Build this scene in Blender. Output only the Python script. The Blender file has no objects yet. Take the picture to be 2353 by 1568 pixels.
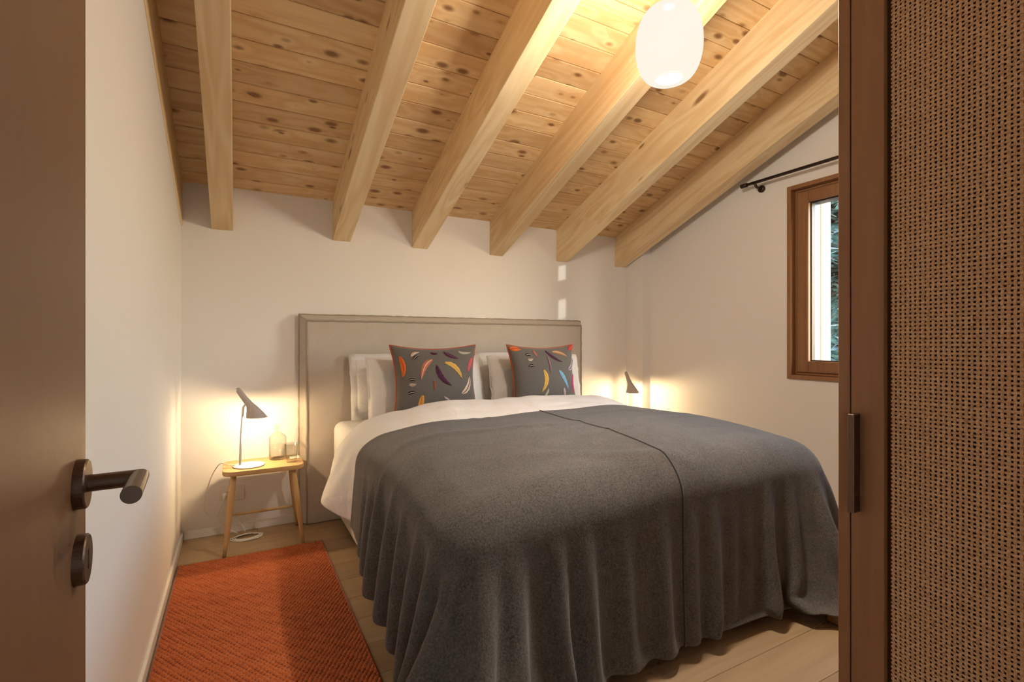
import bpy, bmesh, math, random
import numpy as np
from mathutils import Vector, Matrix

random.seed(7)
S = bpy.context.scene
COL = S.collection
R = math.radians

# ------------------------------------------------------------------ camera
YAW = 29.0
cd = bpy.data.cameras.new('camera')
cd.sensor_width = 36.0
cd.lens = 36.0 * 1142.0 / 2353.0
cd.clip_start = 0.02
cam = bpy.data.objects.new('camera', cd)
COL.objects.link(cam)
cam.location = (0, 0, 1.15)
cam.rotation_euler = (R(90), 0, R(-YAW))
S.camera = cam

# ------------------------------------------------------------------ world, exposure
w = bpy.data.worlds.new('sky')
S.world = w
w.use_nodes = True
wn = w.node_tree
wn.nodes.clear()
wo = wn.nodes.new('ShaderNodeOutputWorld')
wb = wn.nodes.new('ShaderNodeBackground')
ws = wn.nodes.new('ShaderNodeTexSky')
ws.sky_type = 'NISHITA'
ws.sun_disc = False
ws.sun_elevation = R(32)
ws.sun_rotation = R(150)
ws.air_density = 1.3
ws.ozone_density = 2.5
wn.links.new(ws.outputs[0], wb.inputs[0])
wb.inputs[1].default_value = 2.2
wn.links.new(wb.outputs[0], wo.inputs[0])
S.view_settings.view_transform = 'Standard'
S.view_settings.look = 'None'
S.view_settings.gamma = 1.0
S.view_settings.use_curve_mapping = False
S.view_settings.exposure = -0.04
S.cycles.diffuse_bounces = 4
S.cycles.max_bounces = 9
S.cycles.use_adaptive_sampling = True
S.cycles.adaptive_threshold = 0.05
S.cycles.adaptive_min_samples = 12
S.cycles.caustics_reflective = False
S.cycles.caustics_refractive = False
S.cycles.sample_clamp_indirect = 6.0

# low winter sun
sd = bpy.data.lights.new('sun', 'SUN')
sd.energy = 1.8
sd.angle = R(0.3)
sd.color = (1.0, 0.93, 0.84)
sun = bpy.data.objects.new('sun', sd)
COL.objects.link(sun)
SUN_DIR = Vector((-0.482, 1.0, -0.13)).normalized()
sun.rotation_euler = SUN_DIR.to_track_quat('-Z', 'Y').to_euler()


PENDANT_W = 225.0
BEDSIDE_W = 10.5

# ------------------------------------------------------------------ helpers
def tag(o, label=None, cat=None, group=None, kind=None):
    if label: o['label'] = label
    if cat: o['category'] = cat
    if group: o['group'] = group
    if kind: o['kind'] = kind
    return o

def empty(name, loc=(0, 0, 0), rz=0.0):
    o = bpy.data.objects.new(name, None)
    o.empty_display_size = 0.05
    COL.objects.link(o)
    o.location = loc
    o.rotation_euler = (0, 0, rz)
    return o

def link_mesh(name, me, mat=None, parent=None, loc=None):
    o = bpy.data.objects.new(name, me)
    COL.objects.link(o)
    if mat and not me.materials: me.materials.append(mat)
    if parent is not None: o.parent = parent
    if loc is not None: o.location = loc
    return o

def mesh(name, verts, faces, mat=None, parent=None, smooth=False, loc=None):
    me = bpy.data.meshes.new(name)
    me.from_pydata([tuple(v) for v in verts], [], [tuple(f) for f in faces])
    me.validate()
    if smooth:
        me.polygons.foreach_set('use_smooth', [True] * len(me.polygons))
    me.update()
    return link_mesh(name, me, mat, parent, loc)

def from_bm(name, bm, mat=None, parent=None, smooth=False, loc=None):
    bmesh.ops.recalc_face_normals(bm, faces=bm.faces)
    me = bpy.data.meshes.new(name)
    bm.to_mesh(me)
    bm.free()
    if smooth:
        me.polygons.foreach_set('use_smooth', [True] * len(me.polygons))
    return link_mesh(name, me, mat, parent, loc)

def bm_box(bm, lo, hi, bev=0.0, seg=1):
    r = bmesh.ops.create_cube(bm, size=1.0)
    vs = r['verts']
    for v in vs:
        v.co = Vector([lo[k] + (v.co[k] + 0.5) * (hi[k] - lo[k]) for k in range(3)])
    if bev > 0:
        es = list({e for v in vs for e in v.link_edges})
        bmesh.ops.bevel(bm, geom=es, offset=bev, segments=seg, affect='EDGES', profile=0.5)

def box(name, lo, hi, mat=None, parent=None, bev=0.0, seg=1, loc=None):
    bm = bmesh.new()
    bm_box(bm, lo, hi, bev, seg)
    return from_bm(name, bm, mat, parent, loc=loc)

def prism_x(name, prof, x0, x1, mat=None, parent=None, bev=0.0):
    """profile of (y,z) points swept along X"""
    bm = bmesh.new()
    a = [bm.verts.new((x0, p[0], p[1])) for p in prof]
    b = [bm.verts.new((x1, p[0], p[1])) for p in prof]
    n = len(prof)
    bm.faces.new(a)
    bm.faces.new(b[::-1])
    for i in range(n):
        bm.faces.new((a[i], a[(i + 1) % n], b[(i + 1) % n], b[i]))
    if bev > 0:
        bmesh.ops.bevel(bm, geom=list(bm.edges), offset=bev, segments=1, affect='EDGES')
    return from_bm(name, bm, mat, parent)

def smooth_path(pts, n=8):
    P = [Vector(p) for p in pts]
    out = []
    for i in range(len(P) - 1):
        p0 = P[max(i - 1, 0)]; p1 = P[i]; p2 = P[i + 1]; p3 = P[min(i + 2, len(P) - 1)]
        for k in range(n):
            t = k / n
            out.append(0.5 * ((2 * p1) + (p2 - p0) * t + (2 * p0 - 5 * p1 + 4 * p2 - p3) * t * t + (3 * p1 - p0 - 3 * p2 + p3) * t ** 3))
    out.append(P[-1])
    return out

def tube_data(pts, rad, seg=8, closed=False):
    P = [Vector(p) for p in pts]
    n = len(P)
    rads = rad if isinstance(rad, (list, tuple)) else [rad] * n
    verts, faces = [], []
    prev = None
    for i in range(n):
        if closed:
            t = (P[(i + 1) % n] - P[i - 1]).normalized()
        else:
            t = (P[min(i + 1, n - 1)] - P[max(i - 1, 0)]).normalized()
        if prev is None:
            ref = Vector((0, 0, 1)) if abs(t.z) < 0.9 else Vector((1, 0, 0))
            u = t.cross(ref).normalized()
        else:
            u = (prev - t * prev.dot(t)).normalized()
        prev = u
        v = t.cross(u)
        for k in range(seg):
            a = 2 * math.pi * k / seg
            verts.append(P[i] + (u * math.cos(a) + v * math.sin(a)) * rads[i])
    m = n if closed else n - 1
    for i in range(m):
        j = (i + 1) % n
        for k in range(seg):
            k2 = (k + 1) % seg
            faces.append((i * seg + k, i * seg + k2, j * seg + k2, j * seg + k))
    if not closed:
        faces.append(tuple(range(seg))[::-1])
        faces.append(tuple((n - 1) * seg + k for k in range(seg)))
    return verts, faces

def tube(name, pts, rad, mat=None, parent=None, seg=8, closed=False):
    v, f = tube_data(pts, rad, seg, closed)
    return mesh(name, v, f, mat, parent, smooth=True)

def lathe(name, prof, mat=None, parent=None, seg=40, loc=None, c=(0, 0)):
    verts, faces = [], []
    n = len(prof)
    for (r, z) in prof:
        for k in range(seg):
            a = 2 * math.pi * k / seg
            verts.append((c[0] + r * math.cos(a), c[1] + r * math.sin(a), z))
    for i in range(n - 1):
        for k in range(seg):
            k2 = (k + 1) % seg
            faces.append((i * seg + k, i * seg + k2, (i + 1) * seg + k2, (i + 1) * seg + k))
    if prof[0][0] > 1e-4 and False:
        faces.append(tuple(range(seg)))
    return mesh(name, verts, faces, mat, parent, smooth=True, loc=loc)

# ------------------------------------------------------------------ materials
def new_mat(name):
    m = bpy.data.materials.new(name)
    m.use_nodes = True
    nt = m.node_tree
    nt.nodes.clear()
    out = nt.nodes.new('ShaderNodeOutputMaterial')
    bs = nt.nodes.new('ShaderNodeBsdfPrincipled')
    nt.links.new(bs.outputs[0], out.inputs[0])
    return m, nt, bs, out

def N(nt, kind, **kw):
    n = nt.nodes.new(kind)
    for k, v in kw.items():
        setattr(n, k, v)
    return n

def setin(n, **kw):
    for k, v in kw.items():
        n.inputs[k.replace('_', ' ')].default_value = v

def ramp(nt, fac, stops):
    r = nt.nodes.new('ShaderNodeValToRGB')
    e = r.color_ramp.elements
    while len(e) < len(stops): e.new(0.5)
    for k, (p, c) in enumerate(stops):
        e[k].position = p
        e[k].color = (c[0], c[1], c[2], 1) if not isinstance(c, (int, float)) else (c, c, c, 1)
    nt.links.new(fac, r.inputs[0])
    return r.outputs[0]

def mth(nt, op, a, b=None, clamp=False):
    n = nt.nodes.new('ShaderNodeMath')
    n.operation = op
    n.use_clamp = clamp
    for k, x in enumerate((a, b)):
        if x is None: continue
        if isinstance(x, (int, float)): n.inputs[k].default_value = x
        else: nt.links.new(x, n.inputs[k])
    return n.outputs[0]

def mixc(nt, fac, a, b, mode='MIX'):
    n = nt.nodes.new('ShaderNodeMix')
    n.data_type = 'RGBA'
    n.blend_type = mode
    if isinstance(fac, (int, float)): n.inputs[0].default_value = fac
    else: nt.links.new(fac, n.inputs[0])
    for k, x in ((6, a), (7, b)):
        if isinstance(x, (tuple, list)): n.inputs[k].default_value = (x[0], x[1], x[2], 1)
        else: nt.links.new(x, n.inputs[k])
    return n.outputs[2]

def bump(nt, bs, h, strength=0.2, dist=0.01):
    b = nt.nodes.new('ShaderNodeBump')
    b.inputs['Strength'].default_value = strength
    b.inputs['Distance'].default_value = dist
    nt.links.new(h, b.inputs['Height'])
    nt.links.new(b.outputs[0], bs.inputs['Normal'])

def coords(nt, scale=(1, 1, 1), rnd=0.0, offs=None):
    tc = nt.nodes.new('ShaderNodeTexCoord')
    v = tc.outputs['Object']
    if rnd:
        oi = nt.nodes.new('ShaderNodeObjectInfo')
        cx = nt.nodes.new('ShaderNodeCombineXYZ')
        nt.links.new(mth(nt, 'MULTIPLY', oi.outputs['Random'], rnd), cx.inputs[0])
        nt.links.new(mth(nt, 'MULTIPLY', oi.outputs['Random'], rnd * 3.7), cx.inputs[1])
        nt.links.new(mth(nt, 'MULTIPLY', oi.outputs['Random'], rnd * 1.9), cx.inputs[2])
        ad = nt.nodes.new('ShaderNodeVectorMath')
        ad.operation = 'ADD'
        nt.links.new(v, ad.inputs[0])
        nt.links.new(cx.outputs[0], ad.inputs[1])
        v = ad.outputs[0]
    mp = nt.nodes.new('ShaderNodeMapping')
    mp.inputs['Scale'].default_value = scale
    nt.links.new(v, mp.inputs[0])
    return mp.outputs[0], v

def noise(nt, vec, scale, detail=4, rough=0.55, dist=0.0):
    n = nt.nodes.new('ShaderNodeTexNoise')
    nt.links.new(vec, n.inputs['Vector'])
    setin(n, Scale=scale, Detail=detail, Roughness=rough, Distortion=dist)
    return n.outputs['Fac']

def mat_plain(name, col, rough=0.5, metal=0.0, bumpy=0.0, bscale=60, var=0.03, **kw):
    m, nt, bs, out = new_mat(name)
    v, _ = coords(nt)
    f = noise(nt, v, bscale, 1)
    c = ramp(nt, f, [(0.3, [x * (1 - var) for x in col]), (0.7, [min(1, x * (1 + var)) for x in col])])
    nt.links.new(c, bs.inputs['Base Color'])
    setin(bs, Roughness=rough, Metallic=metal)
    for k, x in kw.items():
        bs.inputs[k.replace('_', ' ')].default_value = x
    if bumpy: bump(nt, bs, f, bumpy, 0.003)
    return m

def mat_wood(name, light, dark, knot=None, axis=0, knots=0.0, rnd=11.0, rough=0.55, grain=22.0, contrast=1.0, ring=True,
             kscale=(3.4, 7.5, 7.5), ksize=0.17, bmp=0.15):
    """grain runs along the object's `axis`"""
    m, nt, bs, out = new_mat(name)
    sc = [grain] * 3
    sc[axis] = grain * 0.05
    v, raw = coords(nt, sc, rnd)
    sc2 = [grain * 4] * 3
    sc2[axis] = grain * 0.12
    mp = nt.nodes.new('ShaderNodeMapping'); mp.inputs['Scale'].default_value = sc2
    nt.links.new(raw, mp.inputs[0])
    # slow warp for cathedral figure
    sc3 = [5.0] * 3; sc3[axis] = 0.55
    mp3 = nt.nodes.new('ShaderNodeMapping'); mp3.inputs['Scale'].default_value = sc3
    nt.links.new(raw, mp3.inputs[0])
    big = noise(nt, mp3.outputs[0], 1.0, 2, 0.5, 0.3)
    warp = big
    kn = None
    if knots > 0:
        ks = [kscale[1]] * 3; ks[axis] = kscale[0]
        mk = nt.nodes.new('ShaderNodeMapping'); mk.inputs['Scale'].default_value = ks
        nt.links.new(raw, mk.inputs[0])
        vo = nt.nodes.new('ShaderNodeTexVoronoi')
        vo.inputs['Scale'].default_value = 1.0
        vo.inputs['Randomness'].default_value = 1.0
        # wobble
        nt.links.new(mk.outputs[0], vo.inputs['Vector'])
        d = vo.outputs['Distance']
        sep = nt.nodes.new('ShaderNodeSeparateColor')
        nt.links.new(vo.outputs['Color'], sep.inputs[0])
        on = mth(nt, 'LESS_THAN', sep.outputs[0], knots)
        size = mth(nt, 'MULTIPLY', mth(nt, 'ADD', mth(nt, 'MULTIPLY', sep.outputs[1], 0.75), 0.45), ksize)
        q = mth(nt, 'DIVIDE', d, size)
        kn = mth(nt, 'MULTIPLY', on, mth(nt, 'SUBTRACT', 1.0, ramp(nt, q, [(0.45, 0.0), (1.0, 1.0)])))
        halo = mth(nt, 'MULTIPLY', on, mth(nt, 'SUBTRACT', 1.0, mth(nt, 'MULTIPLY', d, 1.6, True), True))
        warp = mth(nt, 'ADD', big, mth(nt, 'MULTIPLY', halo, 0.09))
    rings = mth(nt, 'SINE', mth(nt, 'MULTIPLY', warp, 55.0))
    rings = mth(nt, 'ADD', mth(nt, 'MULTIPLY', rings, 0.5), 0.5)
    g1 = noise(nt, v, 1.0, 3, 0.6)
    g2 = noise(nt, mp.outputs[0], 1.0, 2, 0.6)
    f = mth(nt, 'ADD', mth(nt, 'MULTIPLY', g1, 0.55), mth(nt, 'MULTIPLY', g2, 0.25))
    f = mth(nt, 'ADD', f, mth(nt, 'MULTIPLY', rings, 0.20 if ring else 0.05))
    mid = 0.5; s = 0.22 / contrast
    c = ramp(nt, f, [(mid - s, dark), (mid + s, light)])
    oi = nt.nodes.new('ShaderNodeObjectInfo')
    if rnd:
        tone = ramp(nt, oi.outputs['Random'], [(0.0, (0.80, 0.77, 0.74)), (0.5, (1, 1, 1)), (1.0, (1.08, 1.09, 1.07))])
        c = mixc(nt, 1.0, c, tone, 'MULTIPLY')
    if kn is not None:
        c = mixc(nt, mth(nt, 'MULTIPLY', kn, 0.85), c, knot)
    nt.links.new(c, bs.inputs['Base Color'])
    setin(bs, Roughness=rough)
    if bmp > 0.12: bump(nt, bs, g2, bmp, 0.0012)
    return m

def mat_fabric(name, c1, c2, scale=500, rough=0.9, sheen=0.3, weave=False, bstr=0.3, mottled=0.0, wrinkle=0.0):
    m, nt, bs, out = new_mat(name)
    v, raw = coords(nt)
    f = noise(nt, v, scale, 2, 0.7)
    if weave:
        wx = nt.nodes.new('ShaderNodeTexWave'); wx.bands_direction = 'X'
        setin(wx, Scale=scale * 0.35, Distortion=0.6)
        wz = nt.nodes.new('ShaderNodeTexWave'); wz.bands_direction = 'Z'
        setin(wz, Scale=scale * 0.35, Distortion=0.6)
        nt.links.new(v, wx.inputs[0]); nt.links.new(v, wz.inputs[0])
        ww = mth(nt, 'MULTIPLY', mth(nt, 'ADD', wx.outputs['Fac'], wz.outputs['Fac']), 0.25)
        f = mth(nt, 'ADD', mth(nt, 'MULTIPLY', f, 0.5), ww)
    g = f
    if mottled:
        f = mth(nt, 'ADD', mth(nt, 'MULTIPLY', f, 1 - mottled), mth(nt, 'MULTIPLY', noise(nt, v, 9, 3, 0.7), mottled))
    c = ramp(nt, f, [(0.33, c1), (0.67, c2)])
    nt.links.new(c, bs.inputs['Base Color'])
    setin(bs, Roughness=rough)
    bs.inputs['Sheen Weight'].default_value = sheen
    bs.inputs['Sheen Roughness'].default_value = 0.5
    bs.inputs['Specular IOR Level'].default_value = 0.15
    if wrinkle:
        wv = noise(nt, v, 7.0, 4, 0.55, 1.2)
        g = mth(nt, 'ADD', mth(nt, 'MULTIPLY', g, 0.04), mth(nt, 'MULTIPLY', wv, 1.0))
        bump(nt, bs, g, wrinkle, 0.03)
    else:
        bump(nt, bs, g, bstr, 0.002)
    return m

M = {}
M['wall'] = mat_plain('white_plaster', (0.87, 0.84, 0.81), 0.85, bscale=3, var=0.006)
M['trim'] = mat_plain('white_paint', (0.84, 0.81, 0.77), 0.45)
M['plank'] = mat_wood('pine_boards', (0.89, 0.665, 0.38), (0.74, 0.47, 0.225), (0.20, 0.075, 0.022), 0, 0.70, rnd=13.0, grain=20, contrast=1.3, kscale=(7.5, 15.0, 15.0), ksize=0.30)
M['beam'] = mat_wood('pine_beam', (0.91, 0.73, 0.46), (0.78, 0.55, 0.29), (0.24, 0.10, 0.03), 1, 0.45, rnd=9.0, grain=16, contrast=1.3, kscale=(2.5, 8.0, 8.0), ksize=0.16)
M['floor'] = mat_wood('oak_floor', (0.43, 0.30, 0.18), (0.34, 0.23, 0.132), None, 0, 0.0, rnd=17.0, grain=26, rough=0.42, contrast=0.8)
M['dark_wood'] = mat_wood('brown_oak_veneer', (0.36, 0.175, 0.080), (0.27, 0.122, 0.052), None, 2, 0.0, rnd=5.0, grain=60, rough=0.5, ring=False, contrast=0.8, bmp=0.1)
M['backing'] = mat_plain('dark_brown_backing', (0.075, 0.028, 0.010), 0.7)
M['door_wood'] = mat_wood('oak_door_veneer', (0.20, 0.102, 0.049), (0.155, 0.075, 0.035), None, 2, 0.0, rnd=5.0, grain=46, rough=0.5, ring=False, contrast=0.6, bmp=0.05)
M['window_wood'] = mat_wood('larch_window', (0.37, 0.185, 0.08), (0.26, 0.118, 0.048), None, 2, 0.0, rnd=5.0, grain=40, rough=0.5, ring=False)
M['stand_wood'] = mat_wood('light_oak', (0.60, 0.41, 0.20), (0.48, 0.30, 0.13), None, 0, 0.0, rnd=5.0, grain=40, rough=0.45, ring=False, contrast=0.8)
M['leg_wood'] = mat_wood('light_oak_legs', (0.60, 0.41, 0.20), (0.48, 0.30, 0.13), None, 2, 0.0, rnd=5.0, grain=40, rough=0.45, ring=False, contrast=0.8)
M['post_wood'] = mat_wood('post_pine', (0.36, 0.25, 0.15), (0.27, 0.18, 0.10), None, 2, 0.0, rnd=5.0, grain=25, rough=0.7)
M['linen'] = mat_fabric('greige_linen', (0.46, 0.40, 0.34), (0.61, 0.545, 0.47), 420, weave=True, bstr=0.35, mottled=0.25)
M['piping'] = mat_fabric('greige_piping', (0.31, 0.255, 0.20), (0.42, 0.36, 0.29), 420)
M['white_cotton'] = mat_fabric('white_cotton', (0.74, 0.715, 0.70), (0.82, 0.80, 0.785), 300, sheen=0.1, bstr=0.1, wrinkle=0.35)
M['sheet'] = mat_fabric('mattress_sheet', (0.80, 0.78, 0.75), (0.87, 0.85, 0.82), 300, sheen=0.1, bstr=0.05)
M['wool'] = mat_fabric('grey_wool', (0.060, 0.054, 0.051), (0.145, 0.134, 0.126), 170, sheen=0.15, bstr=0.5, mottled=0.22)
M['wool_seam'] = mat_fabric('grey_wool_seam', (0.03, 0.03, 0.033), (0.06, 0.06, 0.062), 330)
M['cushion'] = mat_fabric('taupe_grey_cotton', (0.105, 0.092, 0.082), (0.165, 0.148, 0.135), 500, weave=True, bstr=0.3)
M['red_pipe'] = mat_fabric('red_piping', (0.36, 0.055, 0.02), (0.46, 0.09, 0.035), 400)
M['rug'] = mat_fabric('rust_rug', (0.40, 0.085, 0.020), (0.66, 0.19, 0.055), 220, sheen=0.3, bstr=0.5, mottled=0.3)
def rug_valley_shade(m):
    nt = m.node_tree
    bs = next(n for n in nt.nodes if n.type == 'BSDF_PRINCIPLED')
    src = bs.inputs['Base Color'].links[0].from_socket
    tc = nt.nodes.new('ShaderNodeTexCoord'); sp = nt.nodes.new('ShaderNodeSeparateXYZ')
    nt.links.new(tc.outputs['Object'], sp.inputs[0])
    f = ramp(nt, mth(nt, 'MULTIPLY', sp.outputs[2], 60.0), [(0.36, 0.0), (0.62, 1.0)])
    nt.links.new(mixc(nt, f, (0.17, 0.026, 0.008), src), bs.inputs['Base Color'])  # shade between the loops painted into the pile colour by height
rug_valley_shade(M['rug'])
M['rug_edge'] = mat_fabric('rust_rug_binding', (0.24, 0.042, 0.012), (0.36, 0.075, 0.022), 300)
M['bronze'] = mat_plain('bronze_metal', (0.16, 0.105, 0.075), 0.38, 0.85)
M['dark_metal'] = mat_plain('dark_bronze', (0.065, 0.045, 0.035), 0.45, 0.7)
M['shade_grey'] = mat_plain('grey_lacquer', (0.50, 0.44, 0.40), 0.5)
M['shade_in'] = mat_plain('white_lacquer', (0.86, 0.84, 0.80), 0.4)
M['plastic'] = mat_plain('white_plastic', (0.82, 0.79, 0.74), 0.4)
M['black'] = mat_plain('dark_recess', (0.02, 0.015, 0.012), 0.6)
M['cane'] = mat_fabric('cane_strand', (0.55, 0.31, 0.16), (0.80, 0.51, 0.30), 160, rough=0.55, sheen=0.0, bstr=0.3)
M['alu'] = mat_plain('grey_blue_aluminium', (0.075, 0.10, 0.15), 0.4, 0.1)
M['needle'] = mat_fabric('conifer_green', (0.012, 0.035, 0.026), (0.05, 0.10, 0.075), 30)
M['bark'] = mat_fabric('bark', (0.09, 0.06, 0.04), (0.16, 0.11, 0.08), 40)
M['tile'] = mat_plain('orange_eave', (0.55, 0.20, 0.09), 0.6)
M['snow'] = mat_plain('pale_ground', (0.16, 0.17, 0.15), 0.8)
M['paper'] = mat_plain('cream_paper', (0.78, 0.60, 0.46), 0.6)

def mat_glass(name, col=(1, 1, 1), rough=0.0, ior=1.45):
    m, nt, bs, out = new_mat(name)
    setin(bs, Roughness=rough, IOR=ior)
    bs.inputs['Base Color'].default_value = (*col, 1)
    bs.inputs['Transmission Weight'].default_value = 1.0
    return m

def mat_pane(name, edge=0.5, col=(0.95, 0.97, 0.97), base=0.04):
    m = bpy.data.materials.new(name); m.use_nodes = True
    nt = m.node_tree; nt.nodes.clear()
    out = nt.nodes.new('ShaderNodeOutputMaterial')
    tr = nt.nodes.new('ShaderNodeBsdfTransparent'); tr.inputs[0].default_value = (*col, 1)
    gl = nt.nodes.new('ShaderNodeBsdfGlossy'); gl.inputs['Roughness'].default_value = 0.03
    lw = nt.nodes.new('ShaderNodeLayerWeight'); lw.inputs[0].default_value = 0.5
    fac = mth(nt, 'ADD', mth(nt, 'MULTIPLY', mth(nt, 'POWER', lw.outputs['Facing'], 4.0), edge), base)
    mx = nt.nodes.new('ShaderNodeMixShader')
    nt.links.new(fac, mx.inputs[0]); nt.links.new(tr.outputs[0], mx.inputs[1]); nt.links.new(gl.outputs[0], mx.inputs[2])
    nt.links.new(mx.outputs[0], out.inputs[0])
    return m
M['pane'] = mat_pane('window_glass')
M['glass'] = mat_pane('thin_clear_glass', 0.85, (0.965, 0.96, 0.94))
M['water'] = mat_pane('water_surface', 0.15, (0.98, 0.97, 0.95), 0.01)

def mat_emit(name, col, strength, transp=0.0, ribbed=False):
    m = bpy.data.materials.new(name); m.use_nodes = True
    nt = m.node_tree; nt.nodes.clear()
    out = nt.nodes.new('ShaderNodeOutputMaterial')
    em = nt.nodes.new('ShaderNodeEmission')
    em.inputs[0].default_value = (*col, 1); em.inputs[1].default_value = strength
    if transp > 0:
        tr = nt.nodes.new('ShaderNodeBsdfTransparent')
        df = nt.nodes.new('ShaderNodeBsdfTranslucent'); df.inputs[0].default_value = (0.9, 0.88, 0.84, 1)
        ad = nt.nodes.new('ShaderNodeAddShader')
        nt.links.new(em.outputs[0], ad.inputs[0]); nt.links.new(df.outputs[0], ad.inputs[1])
        mx = nt.nodes.new('ShaderNodeMixShader'); mx.inputs[0].default_value = transp
        nt.links.new(em.outputs[0], mx.inputs[1]); nt.links.new(tr.outputs[0], mx.inputs[2])
        nt.links.new(mx.outputs[0], out.inputs[0])
    else:
        nt.links.new(em.outputs[0], out.inputs[0])
    m.cycles.emission_sampling = 'NONE'
    return m
M['opal'] = mat_emit('opal_glass', (1.0, 0.905, 0.78), 1.05, 0.08)
M['opening_glow'] = mat_emit('added_opening_glow', (1.0, 0.93, 0.82), 6.0, 0.75)
M['bulb'] = mat_emit('bulb_glow', (1.0, 0.80, 0.52), 3.0)
M['bulb_soft'] = mat_emit('pendant_bulb', (1.0, 0.90, 0.74), 1.25)

# ------------------------------------------------------------------ room dimensions
XL, XR, YB, YF = -0.28, 3.177, 3.433, -0.14
SL = 0.385                       # roof slope (rise per metre towards the camera)
def zc(y): return 2.072 + SL * (YB - y)      # underside of the boards
def zb(y): return 1.812 + SL * (YB - y)      # underside of the rafters
TH = math.atan(SL)

# walls
o = prism_x('wall_left', [(YB, 0), (YB, zb(YB) + 0.02), (YF, zb(YF) + 0.02), (YF, 0)], XL - 0.12, XL, M['wall'])
tag(o, 'white plaster side wall beside the rust rug', 'wall', kind='structure')
o = box('wall_back', (XL - 0.12, YB, 0), (XR + 0.2, YB + 0.15, zc(YB) + 0.05), M['wall'])
tag(o, 'white plaster wall behind the bed headboard', 'wall', kind='structure')
# right wall with the window opening
WY0, WY1, WZ0, WZ1 = 0.86, 1.984, 0.902, 2.162
o = empty('wall_right', (0, 0, 0))
tag(o, 'white plaster wall holding the wooden window', 'wall', kind='structure')
WT = 0.20
prism_x('wall_panel', [(YB, 0), (YB, zc(YB)), (WY1, zc(WY1)), (WY1, 0)], XR, XR + WT, M['wall'], o)
prism_x('wall_panel', [(WY1, 0), (WY1, WZ0), (WY0, WZ0), (WY0, 0)], XR, XR + WT, M['wall'], o)
prism_x('wall_panel', [(WY1, WZ1), (WY1, zc(WY1)), (WY0, zc(WY0)), (WY0, WZ1)], XR, XR + WT, M['wall'], o)
prism_x('wall_panel', [(WY0, 0), (WY0, zc(WY0)), (YF, zc(YF)), (YF, 0)], XR, XR + WT, M['wall'], o)
# boxed-in column in the back corner
o = prism_x('wall_corner', [(YB, 0), (YB, zc(YB)), (3.229, zc(3.229)), (3.229, 0)], 3.086, XR, M['wall'])
tag(o, 'narrow boxed white column in the corner beyond the bed', 'wall', kind='structure')
# front wall with the doorway the camera stands in, and the hall behind it
o = empty('wall_front')
tag(o, 'white wall with the doorway behind the viewer', 'wall', kind='structure')
box('wall_panel', (XL - 0.12, YF - 0.14, 0), (-0.15, YF, 2.09), M['wall'], o)
box('wall_panel', (0.70, YF - 0.14, 0), (XR + 0.2, YF, 2.09), M['wall'], o)
box('wall_panel', (XL - 0.12, YF - 0.14, 2.09), (XR + 0.2, YF, zc(YF)), M['wall'], o)
o = empty('wall_hall')
tag(o, 'plain white hall walls and ceiling behind the doorway', 'wall', kind='structure')
box('wall_panel', (-1.3, -1.75, 0), (1.8, -1.6, 2.5), M['wall'], o)
box('wall_panel', (-1.4, -1.6, 0), (-1.3, YF - 0.14, 2.5), M['wall'], o)
box('wall_panel', (1.8, -1.6, 0), (1.9, YF - 0.14, 2.5), M['wall'], o)
box('wall_panel', (-1.4, -1.75, 2.5), (1.9, YF - 0.14, 2.6), M['wall'], o)

# floor with planks
fl = box('floor', (XL - 0.12, -1.75, -0.10), (XR + 0.2, YB + 0.15, -0.012), M['black'])
tag(fl, 'pale oak plank floor', 'floor', kind='structure')
PWD = 0.19
fm = {}
y = YB
row = 0
while y > -1.6:
    x = XL - 0.11
    first = True
    while x < XR + 0.1:
        L = 1.9 if not first else 0.5 + 1.3 * ((row * 0.37) % 1.0)
        L = round(min(L, XR + 0.1 - x), 3)
        if L < 0.03: break
        key = L
        if key not in fm:
            bm = bmesh.new()
            bm_box(bm, (0, -PWD + 0.0012, -0.012), (L - 0.0012, 0, 0), 0.0012)
            bmesh.ops.recalc_face_normals(bm, faces=bm.faces)
            me = bpy.data.meshes.new('plank'); bm.to_mesh(me); bm.free()
            me.materials.append(M['floor'])
            fm[key] = me
        link_mesh('plank', fm[key], None, fl, (x, y, 0))
        x += L
        first = False
    y -= PWD
    row += 1

# baseboards
o = box('baseboard_left', (XL, YF, 0), (XL + 0.012, YB - 0.0005, 0.048), M['trim'], bev=0.002)
tag(o, 'low white baseboard along the side wall by the rug', 'baseboard', kind='structure')
o = box('baseboard_back', (XL + 0.013, YB - 0.012, 0), (0.335, YB, 0.048), M['trim'], bev=0.002)
tag(o, 'low white baseboard behind the oak nightstand', 'baseboard', kind='structure')
o = box('baseboard_right', (XR - 0.012, YF, 0), (XR, 3.228, 0.048), M['trim'], bev=0.002)
tag(o, 'low white baseboard under the window', 'baseboard', kind='structure')

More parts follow.
